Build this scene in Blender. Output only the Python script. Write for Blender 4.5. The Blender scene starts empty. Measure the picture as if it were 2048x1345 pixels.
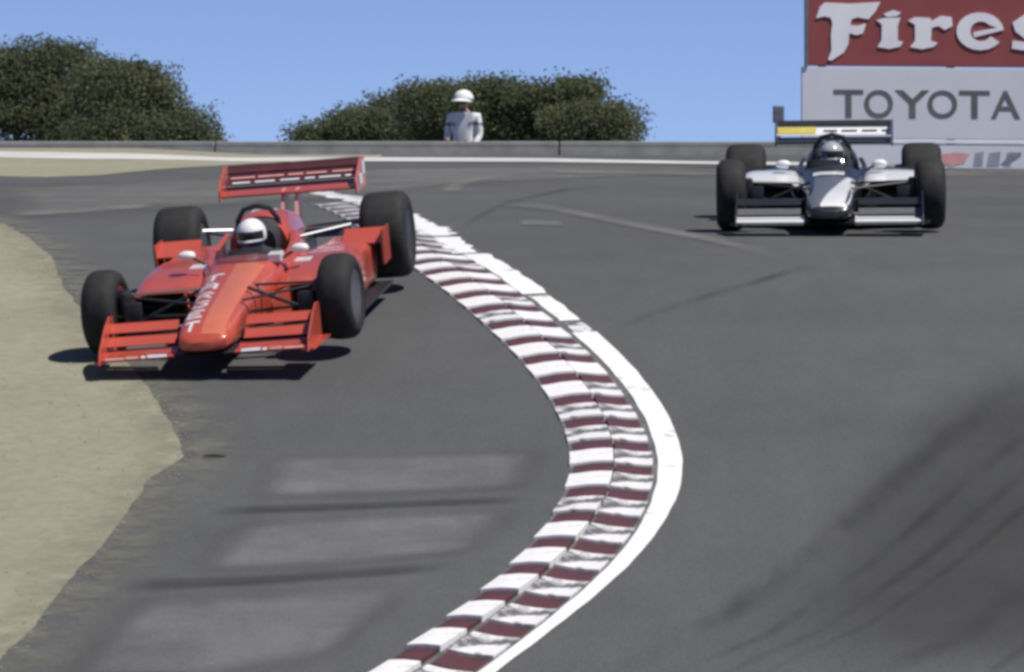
import bpy, bmesh, math, random
import numpy as np
from mathutils import Vector, Matrix, noise as mnoise
R = math.radians
random.seed(7)
scene = bpy.context.scene
C = scene.collection

# ------------------------------------------------------------------ camera, sky, sun, exposure
F = 10800.0                      # focal length in pixels of a 2048-wide frame (a long lens)
PITCH = R(1.0)
CAM = Vector((0, 0, 3.0))
cd = bpy.data.cameras.new('camera')
cam = bpy.data.objects.new('camera', cd); C.objects.link(cam)
cd.sensor_width = 36; cd.lens = 36 * F / 2048; cd.clip_start = 0.5; cd.clip_end = 9000
cam.location = CAM; cam.rotation_euler = (R(90) + PITCH, 0, 0)
scene.camera = cam

SUN = Vector((0.50, -0.24, 1.0)).normalized()          # towards the sun
el = math.asin(SUN.z); az = math.atan2(SUN.x, SUN.y)
w = bpy.data.worlds.new('World'); scene.world = w; w.use_nodes = True
nt = w.node_tree
sky = nt.nodes.new('ShaderNodeTexSky'); sky.sky_type = 'NISHITA'; sky.sun_disc = False
sky.sun_elevation = el; sky.sun_rotation = az
sky.altitude = 0; sky.air_density = 0.36; sky.dust_density = 0.0; sky.ozone_density = 3.0
bg = nt.nodes['Background']; bg.inputs['Strength'].default_value = 0.125
tint = nt.nodes.new('ShaderNodeMix'); tint.data_type = 'RGBA'; tint.blend_type = 'MULTIPLY'; tint.inputs[0].default_value = 1
tint.inputs[7].default_value = (1.06, .97, 1.03, 1)          # the video's slightly violet white balance
nt.links.new(sky.outputs[0], tint.inputs[6]); nt.links.new(tint.outputs[2], bg.inputs[0])
sd = bpy.data.lights.new('sun', 'SUN'); sd.energy = 5.0; sd.angle = R(0.5); sd.color = (1.0, 0.955, 0.89)
so = bpy.data.objects.new('sun', sd); C.objects.link(so)
so.rotation_euler = SUN.to_track_quat('Z', 'Y').to_euler(); so.location = (30, 40, 80)
vs = scene.view_settings
vs.view_transform = 'Standard'; vs.look = 'None'; vs.exposure = 0.0; vs.gamma = 1.0
scene.cycles.filter_width = 3.5
scene.cycles.max_bounces = 6
scene.cycles.transparent_max_bounces = 12

# ------------------------------------------------------------------ materials
MATS = {}
def base_mat(name):
    m = bpy.data.materials.new(name); m.use_nodes = True
    MATS[name] = m
    n = m.node_tree
    return m, n, n.nodes['Principled BSDF']
def add(n, t, **kw):
    x = n.nodes.new(t)
    for k, v in kw.items():
        setattr(x, k, v)
    return x
def noise_tex(n, scale, detail=4, rough=.55, coord='Object', stretch=None):
    tc = add(n, 'ShaderNodeTexCoord')
    out = tc.outputs[coord]
    if stretch:
        mp = add(n, 'ShaderNodeMapping'); mp.inputs['Scale'].default_value = stretch
        n.links.new(out, mp.inputs[0]); out = mp.outputs[0]
    t = add(n, 'ShaderNodeTexNoise'); t.inputs['Scale'].default_value = scale
    t.inputs['Detail'].default_value = detail; t.inputs['Roughness'].default_value = rough
    n.links.new(out, t.inputs['Vector'])
    return t.outputs['Fac']
def ramp(n, fac, stops):
    r = add(n, 'ShaderNodeValToRGB')
    e = r.color_ramp.elements
    while len(e) < len(stops): e.new(0.5)
    for i, (p, c) in enumerate(stops):
        e[i].position = p; e[i].color = (*c, 1) if len(c) == 3 else c
    n.links.new(fac, r.inputs[0])
    return r.outputs['Color']
def mix(n, fac, a, b, mode='MIX'):
    x = add(n, 'ShaderNodeMix', data_type='RGBA', blend_type=mode)
    for s, v in ((0, fac), (6, a), (7, b)):
        if hasattr(v, 'links'): n.links.new(v, x.inputs[s])
        else: x.inputs[s].default_value = v if s == 0 else (*v, 1)
    return x.outputs[2]
def bump(n, b, fac, strength, dist=.01):
    x = add(n, 'ShaderNodeBump'); x.inputs['Strength'].default_value = strength; x.inputs['Distance'].default_value = dist
    n.links.new(fac, x.inputs['Height']); n.links.new(x.outputs[0], b.inputs['Normal'])
def plain(name, col, rough=.5, metal=0, coat=0, var=.18, scale=9, spec=.5):
    m, n, b = base_mat(name)
    f = noise_tex(n, scale, 5)
    lo = tuple(c * (1 - var) for c in col); hi = tuple(min(1, c * (1 + var)) for c in col)
    n.links.new(ramp(n, f, [(.3, lo), (.7, hi)]), b.inputs['Base Color'])
    b.inputs['Roughness'].default_value = rough; b.inputs['Metallic'].default_value = metal
    b.inputs['Coat Weight'].default_value = coat; b.inputs['Coat Roughness'].default_value = .08
    b.inputs['Specular IOR Level'].default_value = spec
    return m
def asphalt(name, col, big=.22, fine=.25, rough=.85):
    m, n, b = base_mat(name)
    f1 = noise_tex(n, .35, 4); f2 = noise_tex(n, 2.2, 5, .6, stretch=(1.6, .35, 1)); f3 = noise_tex(n, 70, 3, .7)
    c1 = ramp(n, f1, [(.3, tuple(c * (1 - big) for c in col)), (.7, tuple(c * (1 + big) for c in col))])
    c2 = ramp(n, f2, [(.3, (1 - big * .6,) * 3), (.7, (1 + big * .6,) * 3)])
    c3 = ramp(n, f3, [(.3, (1 - fine,) * 3), (.7, (1 + fine,) * 3)])
    c = mix(n, 1.0, c1, c2, 'MULTIPLY'); c = mix(n, 1.0, c, c3, 'MULTIPLY')
    n.links.new(c, b.inputs['Base Color'])
    b.inputs['Roughness'].default_value = rough; b.inputs['Specular IOR Level'].default_value = .25
    bump(n, b, f3, .35, .004)
    return m, n, b
def alpha_edges(m, n, b, su, sv, amt, noise_scale, lo=.35, hi=.65, stretch=None, spread=.5):
    """soft worn edges from UV times a noise"""
    tc = add(n, 'ShaderNodeTexCoord'); sp = add(n, 'ShaderNodeSeparateXYZ'); n.links.new(tc.outputs['UV'], sp.inputs[0])
    def edge(o, wd):
        a = add(n, 'ShaderNodeMath', operation='PINGPONG'); a.inputs[1].default_value = .5; n.links.new(o, a.inputs[0])
        d = add(n, 'ShaderNodeMapRange', interpolation_type='SMOOTHSTEP'); d.inputs['From Max'].default_value = wd
        n.links.new(a.outputs[0], d.inputs['Value']); return d.outputs['Result']
    e1, e2 = edge(sp.outputs['X'], su), edge(sp.outputs['Y'], sv)
    p = add(n, 'ShaderNodeMath', operation='MULTIPLY'); n.links.new(e1, p.inputs[0]); n.links.new(e2, p.inputs[1])
    f = noise_tex(n, noise_scale, 5, .65, stretch=stretch)
    d = add(n, 'ShaderNodeMapRange'); d.inputs['From Min'].default_value = lo; d.inputs['From Max'].default_value = hi
    d.inputs['To Min'].default_value = 1 - spread; n.links.new(f, d.inputs['Value'])
    q = add(n, 'ShaderNodeMath', operation='MULTIPLY'); n.links.new(p.outputs[0], q.inputs[0]); n.links.new(d.outputs['Result'], q.inputs[1])
    s = add(n, 'ShaderNodeMath', operation='MULTIPLY'); s.inputs[1].default_value = amt; n.links.new(q.outputs[0], s.inputs[0])
    n.links.new(s.outputs[0], b.inputs['Alpha'])

asphalt('asphalt', (.083, .085, .085), big=.10, fine=.32)
m, n, b = asphalt('patch_asphalt', (.125, .125, .128), big=.15); alpha_edges(m, n, b, .18, .26, 1.0, 1.0, .2, .58, spread=.45)
m, n, b = asphalt('seam_asphalt', (.054, .054, .054), big=.12); alpha_edges(m, n, b, .2, .5, .65, 1.5, .25, .6, spread=.5)
m, n, b = asphalt('pale_asphalt', (.19, .188, .18), big=.15); alpha_edges(m, n, b, .2, .45, .8, 1.0, .25, .6, spread=.6)
m, n, b = asphalt('runoff_asphalt', (.135, .134, .128), big=.15); alpha_edges(m, n, b, .06, .22, .9, .6, .2, .6, spread=.45)
m, n, b = asphalt('tyre_rubber_mark', (.036, .036, .036), big=.1); alpha_edges(m, n, b, .3, .5, .36, 1.6, .35, .68, stretch=(1.6, .3, 1), spread=.95)
m, n, b = asphalt('rubbered_asphalt', (.058, .059, .057), big=.14); alpha_edges(m, n, b, .2, .45, .75, .5, .2, .6, stretch=(1.2, .4, 1), spread=.5)
# dry sand
m, n, b = base_mat('sand')
f1 = noise_tex(n, .5, 5); f2 = noise_tex(n, 9, 6, .7); f3 = noise_tex(n, 55, 3, .7)
c = mix(n, 1.0, ramp(n, f1, [(.3, (.252, .241, .178)), (.7, (.295, .283, .212))]), ramp(n, f2, [(.25, (.80, .80, .79)), (.75, (1.12, 1.12, 1.12))]), 'MULTIPLY')
n.links.new(c, b.inputs['Base Color']); b.inputs['Roughness'].default_value = .95; b.inputs['Specular IOR Level'].default_value = .1
bump(n, b, f3, .5, .01)
m, n, b = base_mat('sand_dust')
f1 = noise_tex(n, 5, 5)
n.links.new(ramp(n, f1, [(.3, (.20, .192, .145)), (.7, (.27, .26, .20))]), b.inputs['Base Color']); b.inputs['Roughness'].default_value = .95
alpha_edges(m, n, b, .04, .5, .5, 3.5, .36, .66, spread=1.0)
m, n, b = base_mat('pale_gravel')
f1 = noise_tex(n, 1.2, 5); f3 = noise_tex(n, 30, 3, .7)
n.links.new(mix(n, 1.0, ramp(n, f1, [(.3, (.42, .41, .38)), (.7, (.56, .55, .53))]), ramp(n, f3, [(.3, (.9,) * 3), (.7, (1.1,) * 3)]), 'MULTIPLY'), b.inputs['Base Color'])
b.inputs['Roughness'].default_value = .95
plain('sand_stone', (.20, .19, .155), .95, var=.35, scale=3)
# worn paints for the kerb
def worn(name, col, under, thr, scale=3.0, rough=.55):
    m, n, b = base_mat(name)
    f = noise_tex(n, scale, 7, .68, coord='Generated' if False else 'Object')
    f2 = noise_tex(n, 45, 3, .7)
    a = ramp(n, f, [(thr, under), (thr + .09, col)])
    c = mix(n, 1.0, a, ramp(n, f2, [(.3, (.88,) * 3), (.7, (1.06,) * 3)]), 'MULTIPLY')
    n.links.new(c, b.inputs['Base Color']); b.inputs['Roughness'].default_value = rough
    bump(n, b, f2, .25, .004)
worn('kerb_white', (.80, .79, .78), (.20, .19, .19), .33)
worn('kerb_white_scuffed', (.74, .73, .72), (.13, .125, .13), .45)
worn('kerb_red', (.105, .033, .038), (.05, .036, .038), .40)
worn('line_white', (.80, .80, .79), (.3, .3, .3), .30)
worn('line_white_faded', (.72, .72, .71), (.12, .12, .12), .42, 4)
plain('kerb_concrete', (.11, .107, .107), .9, var=.35)
plain('wall_concrete', (.25, .25, .235), .9, var=.25, scale=3)
plain('wall_cap', (.34, .335, .31), .9, var=.2, scale=3)
# car materials
plain('red_paint', (.48, .080, .048), .32, coat=.7, var=.07, scale=5)
plain('red_paint_sunlit', (.60, .16, .085), .32, coat=.7, var=.06, scale=5)  # lighter copy of the red, for the nose side facing the sun
plain('shaded_red_paint', (.085, .022, .028), .4, coat=.4, var=.2)  # red with the shade of the rear wing flaps put into the colour
plain('white_paint', (.78, .78, .78), .3, coat=.6, var=.05)
plain('grey_paint', (.13, .132, .14), .35, coat=.5, var=.12)
plain('black_paint', (.016, .016, .018), .35, coat=.5, var=.2)
plain('yellow_paint', (.55, .45, .10), .4, coat=.4, var=.1)
plain('pink_print', (.68, .33, .30), .4, coat=.3, var=.1)
plain('carbon', (.022, .022, .024), .42, var=.3, scale=40)
plain('tyre_rubber', (.022, .022, .022), .75, var=.25, scale=14, spec=.3)
plain('rim_metal', (.20, .20, .21), .35, metal=1, var=.1)
plain('steel', (.30, .30, .31), .35, metal=1, var=.1)
plain('mirror_glass', (.7, .72, .75), .05, metal=1, var=.02)
plain('suit_black', (.03, .03, .034), .85, var=.3)
plain('suit_red', (.3, .03, .03), .85, var=.3)
plain('glove', (.25, .25, .26), .8)
plain('helmet_white', (.80, .80, .79), .22, coat=.6, var=.04)
plain('helmet_grey', (.38, .38, .39), .25, coat=.6, var=.05)
plain('helmet_blue', (.08, .11, .19), .25, coat=.6, var=.1)
plain('visor', (.012, .012, .014), .06, var=.1)
plain('radiator', (.012, .012, .012), .8, var=.4, scale=60)
plain('skin', (.42, .25, .18), .6)
plain('cloth_white', (.76, .76, .75), .85, var=.06)
plain('cloth_grey', (.22, .22, .23), .85)
m, n, b = base_mat('screen_plastic')
b.inputs['Base Color'].default_value = (.05, .05, .06, 1); b.inputs['Roughness'].default_value = .08; b.inputs['Alpha'].default_value = .55
plain('sign_red', (.27, .060, .058), .6, var=.12, scale=2)
plain('sign_white', (.66, .66, .70), .6, var=.05, scale=2)
plain('sign_grey_ink', (.13, .12, .13), .6, var=.2, scale=5)
plain('sign_letter_white', (.85, .83, .84), .5, var=.06, scale=3)
plain('sign_blue_ink', (.30, .31, .38), .6)
plain('sign_dark_ink', (.20, .20, .24), .6)
plain('frame_metal', (.22, .23, .25), .5, metal=.6)
plain('bark', (.055, .043, .033), .95, var=.4, scale=12)
for nm, col in (('leaf_dark', (.108, .122, .080)), ('leaf_olive', (.170, .178, .105)), ('leaf_mid', (.145, .160, .098))):
    m, n, b = base_mat(nm)
    f = noise_tex(n, 1.3, 4)
    n.links.new(ramp(n, f, [(.3, tuple(c * .65 for c in col)), (.7, tuple(c * 1.35 for c in col))]), b.inputs['Base Color'])
    b.inputs['Roughness'].default_value = .75; b.inputs['Specular IOR Level'].default_value = .15
    tr = add(n, 'ShaderNodeBsdfTranslucent'); tr.inputs[0].default_value = (col[0] * 1.2, col[1] * 1.3, col[2] * .9, 1)
    mx = add(n, 'ShaderNodeMixShader'); mx.inputs[0].default_value = .4
    n.links.new(b.outputs[0], mx.inputs[1]); n.links.new(tr.outputs[0], mx.inputs[2]); n.links.new(mx.outputs[0], n.nodes['Material Output'].inputs[0])

# ------------------------------------------------------------------ mesh helpers
def link(name, me, mat, parent=None):
    o = bpy.data.objects.new(name, me); C.objects.link(o)
    if mat:
        for x in (mat if isinstance(mat, (list, tuple)) else [mat]): me.materials.append(MATS[x])
    if parent: o.parent = parent
    return o
def empty(name, parent=None):
    o = bpy.data.objects.new(name, None); C.objects.link(o); o.empty_display_size = .1
    if parent: o.parent = parent
    return o
def tag(o, label=None, cat=None, group=None, kind=None):
    if label: o['label'] = label
    if cat: o['category'] = cat
    if group: o['group'] = group
    if kind: o['kind'] = kind
    return o
class MB:
    def __init__(s): s.v = []; s.f = []; s.mi = []; s.k = 0
    def add(s, vs, fs):
        b0 = len(s.v); s.v += [tuple(v) for v in vs]
        for f in fs: s.f.append([b0 + i for i in f]); s.mi.append(s.k)
        return s
    def box(s, x0, x1, y0, y1, z0, z1):
        vs = [(x, y, z) for z in (z0, z1) for y in (y0, y1) for x in (x0, x1)]
        return s.add(vs, [(0, 2, 3, 1), (4, 5, 7, 6), (0, 1, 5, 4), (2, 6, 7, 3), (0, 4, 6, 2), (1, 3, 7, 5)])
    def rings(s, rings, cap0=True, cap1=True, closed=True):
        n = len(rings[0]); vs = [p for r in rings for p in r]; fs = []
        for i in range(len(rings) - 1):
            for j in range(n if closed else n - 1):
                k = (j + 1) % n
                fs.append((i * n + j, i * n + k, (i + 1) * n + k, (i + 1) * n + j))
        if cap0: fs.append(tuple(range(n))[::-1])
        if cap1: fs.append(tuple(range((len(rings) - 1) * n, len(rings) * n)))
        return s.add(vs, fs)
    def tube(s, pts, rad, n=8, flat=1.0):
        pts = [Vector(p) for p in pts]; rs = []
        rad = rad if isinstance(rad, (list, tuple)) else [rad] * len(pts)
        for i, p in enumerate(pts):
            d = (pts[min(i + 1, len(pts) - 1)] - pts[max(i - 1, 0)]).normalized()
            a = d.cross(Vector((0, 0, 1)))
            if a.length < 1e-3: a = Vector((1, 0, 0))
            a.normalize(); c = d.cross(a)
            rs.append([p + rad[i] * (math.cos(t) * a + flat * math.sin(t) * c) for t in (2 * math.pi * k / n for k in range(n))])
        return s.rings(rs)
    def lathe_x(s, prof, n=48, cx=0, cy=0, cz=0):
        """prof: (x offset, radius); axis along x"""
        rs = [[(cx + x, cy + r * math.cos(2 * math.pi * k / n), cz + r * math.sin(2 * math.pi * k / n)) for k in range(n)] for x, r in prof]
        return s.rings(rs, prof[0][1] > 0, prof[-1][1] > 0)
    def build(s, name, mat, parent=None, smooth=True, sharp=35, bevel=0):
        me = bpy.data.meshes.new(name); me.from_pydata(s.v, [], s.f)
        bm = bmesh.new(); bm.from_mesh(me)
        bmesh.ops.recalc_face_normals(bm, faces=bm.faces[:])
        if bevel:
            es = [e for e in bm.edges if len(e.link_faces) == 2 and e.calc_face_angle(0) > R(40)]
            bmesh.ops.bevel(bm, geom=es, offset=bevel, segments=2, profile=.5, affect='EDGES')
        if smooth:
            for f in bm.faces: f.smooth = True
            for e in bm.edges:
                if len(e.link_faces) == 2 and e.calc_face_angle(0) > R(sharp): e.smooth = False
        bm.to_mesh(me); bm.free()
        if isinstance(mat, (list, tuple)) and not bevel:
            for p, k in zip(me.polygons, s.mi): p.material_index = k
        return link(name, me, mat, parent)
def catmull(keys, t):
    """keys: list of tuples, first value is the parameter"""
    ks = [k[0] for k in keys]
    i = max(0, min(len(ks) - 2, int(np.searchsorted(ks, t, 'right')) - 1))
    a, c = keys[i], keys[i + 1]; u = (t - a[0]) / (c[0] - a[0])
    p, q = keys[max(i - 1, 0)], keys[min(i + 2, len(ks) - 1)]
    out = []
    for k in range(1, len(a)):
        d0 = (c[k] - p[k]) / max(c[0] - p[0], 1e-6) * (c[0] - a[0]); d1 = (q[k] - a[k]) / max(q[0] - a[0], 1e-6) * (c[0] - a[0])
        if (c[k] - a[k]) * d0 <= 0: d0 = 0
        if (c[k] - a[k]) * d1 <= 0: d1 = 0
        h = u * u
        out.append(a[k] * (2 * h * u - 3 * h + 1) + d0 * (h * u - 2 * h + u) + c[k] * (3 * h - 2 * h * u) + d1 * (h * u - h))
    return out
def sgnpow(v, p): return math.copysign(abs(v) ** p, v)

# ------------------------------------------------------------------ the shape of the hill
def pitch_z(d, row): return CAM.z + d * math.tan(PITCH + math.atan((672.5 - row) / F))
prof = [(-3000, -30), (-200, -4), (-20, .9), (-5, 1.3), (4, 1.2), (12, -.7), (20, -.95), (26, .15)]
prof = [(d, z) for d, z in prof]
for d, r_ in ((30.7, 1345), (33, 1150), (36, 925), (39.5, 707), (42.4, 581), (45, 510), (48, 461), (51, 428), (56, 388), (62, 352), (68, 325), (72, 314)):
    prof.append((d, pitch_z(d, r_)))
WALL_D = 80.0
wz = pitch_z(WALL_D, 284)
prof += [(76, wz - .78), (80, wz - 1.05), (84, wz - 1.1), (110, wz - 1.9), (150, wz - 3), (400, wz - 8), (1200, -20), (6000, -60)]
PX = np.array([p[0] for p in prof]); PZ = np.array([p[1] for p in prof])
def pchip(xs, ys):
    h = np.diff(xs); dl = np.diff(ys) / h; n_ = len(xs); dd = np.zeros(n_)
    for i in range(1, n_ - 1):
        if dl[i - 1] * dl[i] > 0:
            w1 = 2 * h[i] + h[i - 1]; w2 = h[i] + 2 * h[i - 1]
            dd[i] = (w1 + w2) / (w1 / dl[i - 1] + w2 / dl[i])
    dd[0] = dl[0]; dd[-1] = dl[-1]
    return dd
PD = pchip(PX, PZ)
def profile(d):
    d = np.asarray(d, float)
    i = np.clip(np.searchsorted(PX, d, 'right') - 1, 0, len(PX) - 2)
    h = PX[i + 1] - PX[i]; t = (d - PX[i]) / h
    return ((2 * t**3 - 3 * t**2 + 1) * PZ[i] + (t**3 - 2 * t**2 + t) * h * PD[i] + (3 * t**2 - 2 * t**3) * PZ[i + 1] + (t**3 - t**2) * h * PD[i + 1])
def sstep(a, b_, x):
    t = np.clip((np.asarray(x, float) - a) / (b_ - a), 0, 1); return t * t * (3 - 2 * t)
def gz(x, y):
    x = np.asarray(x, float); y = np.asarray(y, float)
    lat = .035 * 2.5 * np.tanh((x + 2.1) / 2.5) * (1 - sstep(43, 50, y)) * sstep(10, 24, y)
    bank = .085 * (1 - sstep(-5.2, -3.0, x)) * sstep(62, 69, y) * (1 - sstep(72, 77, y))
    return profile(y) + lat + bank
def g1(x, y): return float(gz(x, y))
FWD = Vector((0, math.cos(PITCH), math.sin(PITCH))); UP = Vector((0, -math.sin(PITCH), math.cos(PITCH)))
_ds = np.linspace(26, 74, 4801)
def on_ground(px, row):
    """point of the hillside seen at that place of the photograph (world x, y)"""
    v = FWD + Vector((1, 0, 0)) * ((px - 1024) / F) + UP * ((672.5 - row) / F)
    t = _ds / v.y
    zz = CAM.z + v.z * t; xx = v.x * t
    hit = np.nonzero(gz(xx, _ds) >= zz)[0]
    i = hit[0] if len(hit) else len(_ds) - 1
    return float(xx[i]), float(_ds[i])
def at_depth(px, row, d):
    v = FWD + Vector((1, 0, 0)) * ((px - 1024) / F) + UP * ((672.5 - row) / F)
    return CAM + v * (d / v.y)

# ground: one sheet to the horizon
def axis(core0, core1, step, far, mid=None):
    a = list(np.arange(core0, core1 + 1e-6, step)); s = step; v = core1; hi = []
    while v < far[1]: s *= 1.35; v += s; hi.append(v)
    s = step; v = core0; lo = []
    while v > far[0]: s *= 1.35; v -= s; lo.append(v)
    return lo[::-1] + a + hi
xs = axis(-12, 12, .25, (-3000, 3000)); ys = axis(24, 86, .25, (-2500, 5500))
X, Y = np.meshgrid(xs, ys); Z = gz(X, Y)
nx, ny = len(xs), len(ys)
gv = np.stack([X, Y, Z], -1).reshape(-1, 3)
gf = [(j * nx + i, j * nx + i + 1, (j + 1) * nx + i + 1, (j + 1) * nx + i) for j in range(ny - 1) for i in range(nx - 1)]
me = bpy.data.meshes.new('ground'); me.from_pydata(gv.tolist(), [], gf); me.polygons.foreach_set('use_smooth', [True] * len(gf))
ground = tag(link('ground', me, 'asphalt'), 'grey asphalt of the corkscrew bend dropping over a crest', kind='structure')

def drape(name, pts, mat, lift, label, jitter=0, step=.3, kind='structure', seed=1, parent=None):
    """a sheet laid over the ground inside a closed plan outline"""
    rnd = random.Random(seed); out = []
    for i, p in enumerate(pts):
        q = pts[(i + 1) % len(pts)]; L = math.hypot(q[0] - p[0], q[1] - p[1])
        m_ = max(1, int(L / .12)) if jitter else max(1, int(L / .5))
        nx_, ny_ = (-(q[1] - p[1]) / L, (q[0] - p[0]) / L)
        for k in range(m_):
            t = k / m_; x = p[0] + (q[0] - p[0]) * t; y = p[1] + (q[1] - p[1]) * t
            j_ = jitter * (mnoise.noise((x * 1.1, y * .5, seed)) * 1.3 + mnoise.noise((x * 4, y * 2, seed + 5)) * .5 + rnd.uniform(-.15, .15)) if jitter else 0
            out.append((x + nx_ * j_, y + ny_ * j_))
    bm = bmesh.new()
    vv = [bm.verts.new((x, y, 0)) for x, y in out]
    es = [bm.edges.new((vv[i], vv[(i + 1) % len(vv)])) for i in range(len(vv))]
    bmesh.ops.triangle_fill(bm, use_beauty=True, use_dissolve=False, edges=es)
    x0, x1 = min(p[0] for p in out), max(p[0] for p in out); y0, y1 = min(p[1] for p in out), max(p[1] for p in out)
    k = x0 + step
    while k < x1:
        bmesh.ops.bisect_plane(bm, geom=bm.verts[:] + bm.edges[:] + bm.faces[:], plane_co=(k, 0, 0), plane_no=(1, 0, 0)); k += step * 2
    k = y0 + step
    while k < y1:
        bmesh.ops.bisect_plane(bm, geom=bm.verts[:] + bm.edges[:] + bm.faces[:], plane_co=(0, k, 0), plane_no=(0, 1, 0)); k += step
    for v in bm.verts: v.co.z = g1(v.co.x, v.co.y) + lift
    bmesh.ops.triangulate(bm, faces=bm.faces[:])
    bmesh.ops.recalc_face_normals(bm, faces=bm.faces[:])
    for f in bm.faces:
        f.smooth = True
        if f.normal.z < 0: f.normal_flip()
    me = bpy.data.meshes.new(name); bm.to_mesh(me); bm.free()
    return tag(link(name, me, mat, parent), label, kind=kind)
def band(name, left, right, mat, lift, label, nu=40, nv=6, kind='structure', parent=None):
    """a strip on the ground between two plan polylines, UV along and across"""
    def resample(pl, n_):
        d = [0]
        for a, c in zip(pl, pl[1:]): d.append(d[-1] + math.hypot(c[0] - a[0], c[1] - a[1]))
        return [(float(np.interp(t, d, [p[0] for p in pl])), float(np.interp(t, d, [p[1] for p in pl]))) for t in np.linspace(0, d[-1], n_)]
    A, B = resample(left, nu + 1), resample(right, nu + 1)
    vs_, uv = [], []
    for i in range(nu + 1):
        for j in range(nv + 1):
            t = j / nv; x = A[i][0] * (1 - t) + B[i][0] * t; y = A[i][1] * (1 - t) + B[i][1] * t
            vs_.append((x, y, g1(x, y) + lift)); uv.append((i / nu, t))
    fs = [(i * (nv + 1) + j, (i + 1) * (nv + 1) + j, (i + 1) * (nv + 1) + j + 1, i * (nv + 1) + j + 1) for i in range(nu) for j in range(nv)]
    me = bpy.data.meshes.new(name); me.from_pydata(vs_, [], fs)
    ul = me.uv_layers.new(name='UVMap')
    for l in me.loops: ul.data[l.index].uv = uv[l.vertex_index]
    bm = bmesh.new(); bm.from_mesh(me)
    for f in bm.faces:
        f.smooth = True
        if f.normal.z < 0: f.normal_flip()
    bm.to_mesh(me); bm.free()
    return tag(link(name, me, mat, parent), label, kind=kind)
G = on_ground
def PL(*pts): return [G(*p) for p in pts]

# sand trap at the left, pale verge along the crest
near = PL((-60, 1390), (20, 1300), (90, 1225), (150, 1165), (235, 1055), (300, 965), (378, 915), (345, 850), (318, 805), (285, 770), (215, 690), (150, 605), (100, 520), (60, 478), (8, 452), (-60, 430))
drape('sand_trap', near + [(-12, near[-1][1] + .3), (-12, near[0][1] - 1)], 'sand', .006, 'pale dry sand trap beside the run-off under the red car', jitter=.05, seed=3)
band('sand_dust', [(x - .45, y + .1) for x, y in near], [(x + .55, y - .1) for x, y in near], 'sand_dust', .009, 'thin film of sand spilled over the edge of the run-off', nu=90, nv=10)
far = PL((-80, 352), (90, 356), (200, 352), (310, 341), (420, 334), (520, 328), (700, 322), (760, 318))
drape('sand_bank', [(-12, far[0][1])] + far + [(far[-1][0], 71.6), (-3, 72.6), (-12, 73.5)], 'sand', .006, 'low sandy bank along the far edge of the track', jitter=.04, seed=8)
v0 = PL((-80, 316), (200, 321), (420, 324), (560, 325), (800, 325), (1100, 326), (1450, 331), (1800, 335), (2200, 338))
v1 = [(p[0] * (1.03), p[1] + (2.2 if i < 2 else 1.5)) for i, p in enumerate(v0)]
band('verge_strip', v0, v1, 'pale_gravel', .012, 'pale strip of gravel along the crest before the wall')

# paving patches and marks
def screen_band(name, l, r, mat, lift, label, **kw): return band(name, PL(*l), PL(*r), mat, lift, label, **kw)
screen_band('paving_patch', [(500, 905), (800, 900), (1125, 893)], [(455, 1012), (760, 1002), (1090, 985)], 'patch_asphalt', .004, 'paler paving slab of the run-off, uppermost of three')
screen_band('paving_patch', [(440, 1040), (760, 1018), (1085, 1008)], [(330, 1160), (640, 1150), (985, 1110)], 'patch_asphalt', .004, 'paler paving slab of the run-off, middle of three')
screen_band('paving_patch', [(250, 1180), (560, 1165), (900, 1150)], [(60, 1400), (360, 1400), (680, 1330)], 'patch_asphalt', .004, 'paler paving slab of the run-off, lowest of three')
screen_band('paving_seam', [(420, 1010), (700, 1004), (1080, 990)], [(390, 1040), (700, 1026), (1060, 1012)], 'seam_asphalt', .008, 'dark seam between the upper paving slabs')
screen_band('paving_seam', [(230, 1155), (520, 1148), (940, 1118)], [(200, 1195), (520, 1178), (900, 1150)], 'seam_asphalt', .008, 'dark seam between the lower paving slabs')
screen_band('racing_line', [(1290, 1345), (1480, 1150), (1620, 980), (1760, 830), (2000, 690)], [(2500, 1400), (2500, 1200), (2450, 1050), (2400, 950), (2300, 850)], 'rubbered_asphalt', .004, 'darker rubbered asphalt of the racing line at lower right', nu=50, nv=16)
screen_band('runoff_paving', [(-60, 372), (420, 352), (800, 331), (1200, 331), (1600, 337), (2100, 345)], [(-60, 452), (200, 440), (700, 402), (960, 372), (1300, 352), (2100, 356)], 'runoff_asphalt', .004, 'lighter worn asphalt run-off along the crest', nu=60)
screen_band('worn_patch', [(860, 388), (885, 362), (960, 352), (1080, 350)], [(935, 388), (945, 372), (1000, 361), (1080, 357)], 'pale_asphalt', .008, 'pale hooked worn patch on the crest')
screen_band('worn_streak', [(940, 400), (1100, 410), (1300, 448), (1560, 510)], [(940, 412), (1100, 426), (1300, 468), (1560, 532)], 'pale_asphalt', .008, 'long pale streak crossing the track')
screen_band('worn_streak', [(1030, 440), (1080, 441), (1135, 443)], [(1030, 454), (1080, 456), (1135, 457)], 'pale_asphalt', .008, 'short pale streak near the kerb top')
screen_band('worn_streak', [(0, 425), (150, 417), (330, 404)], [(0, 442), (150, 432), (330, 418)], 'pale_asphalt', .010, 'faint pale line on the track at far left')
screen_band('worn_streak', [(1050, 340), (1250, 342), (1450, 346)], [(1050, 349), (1250, 352), (1450, 357)], 'pale_asphalt', .010, 'pale line along the far track edge')
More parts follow.
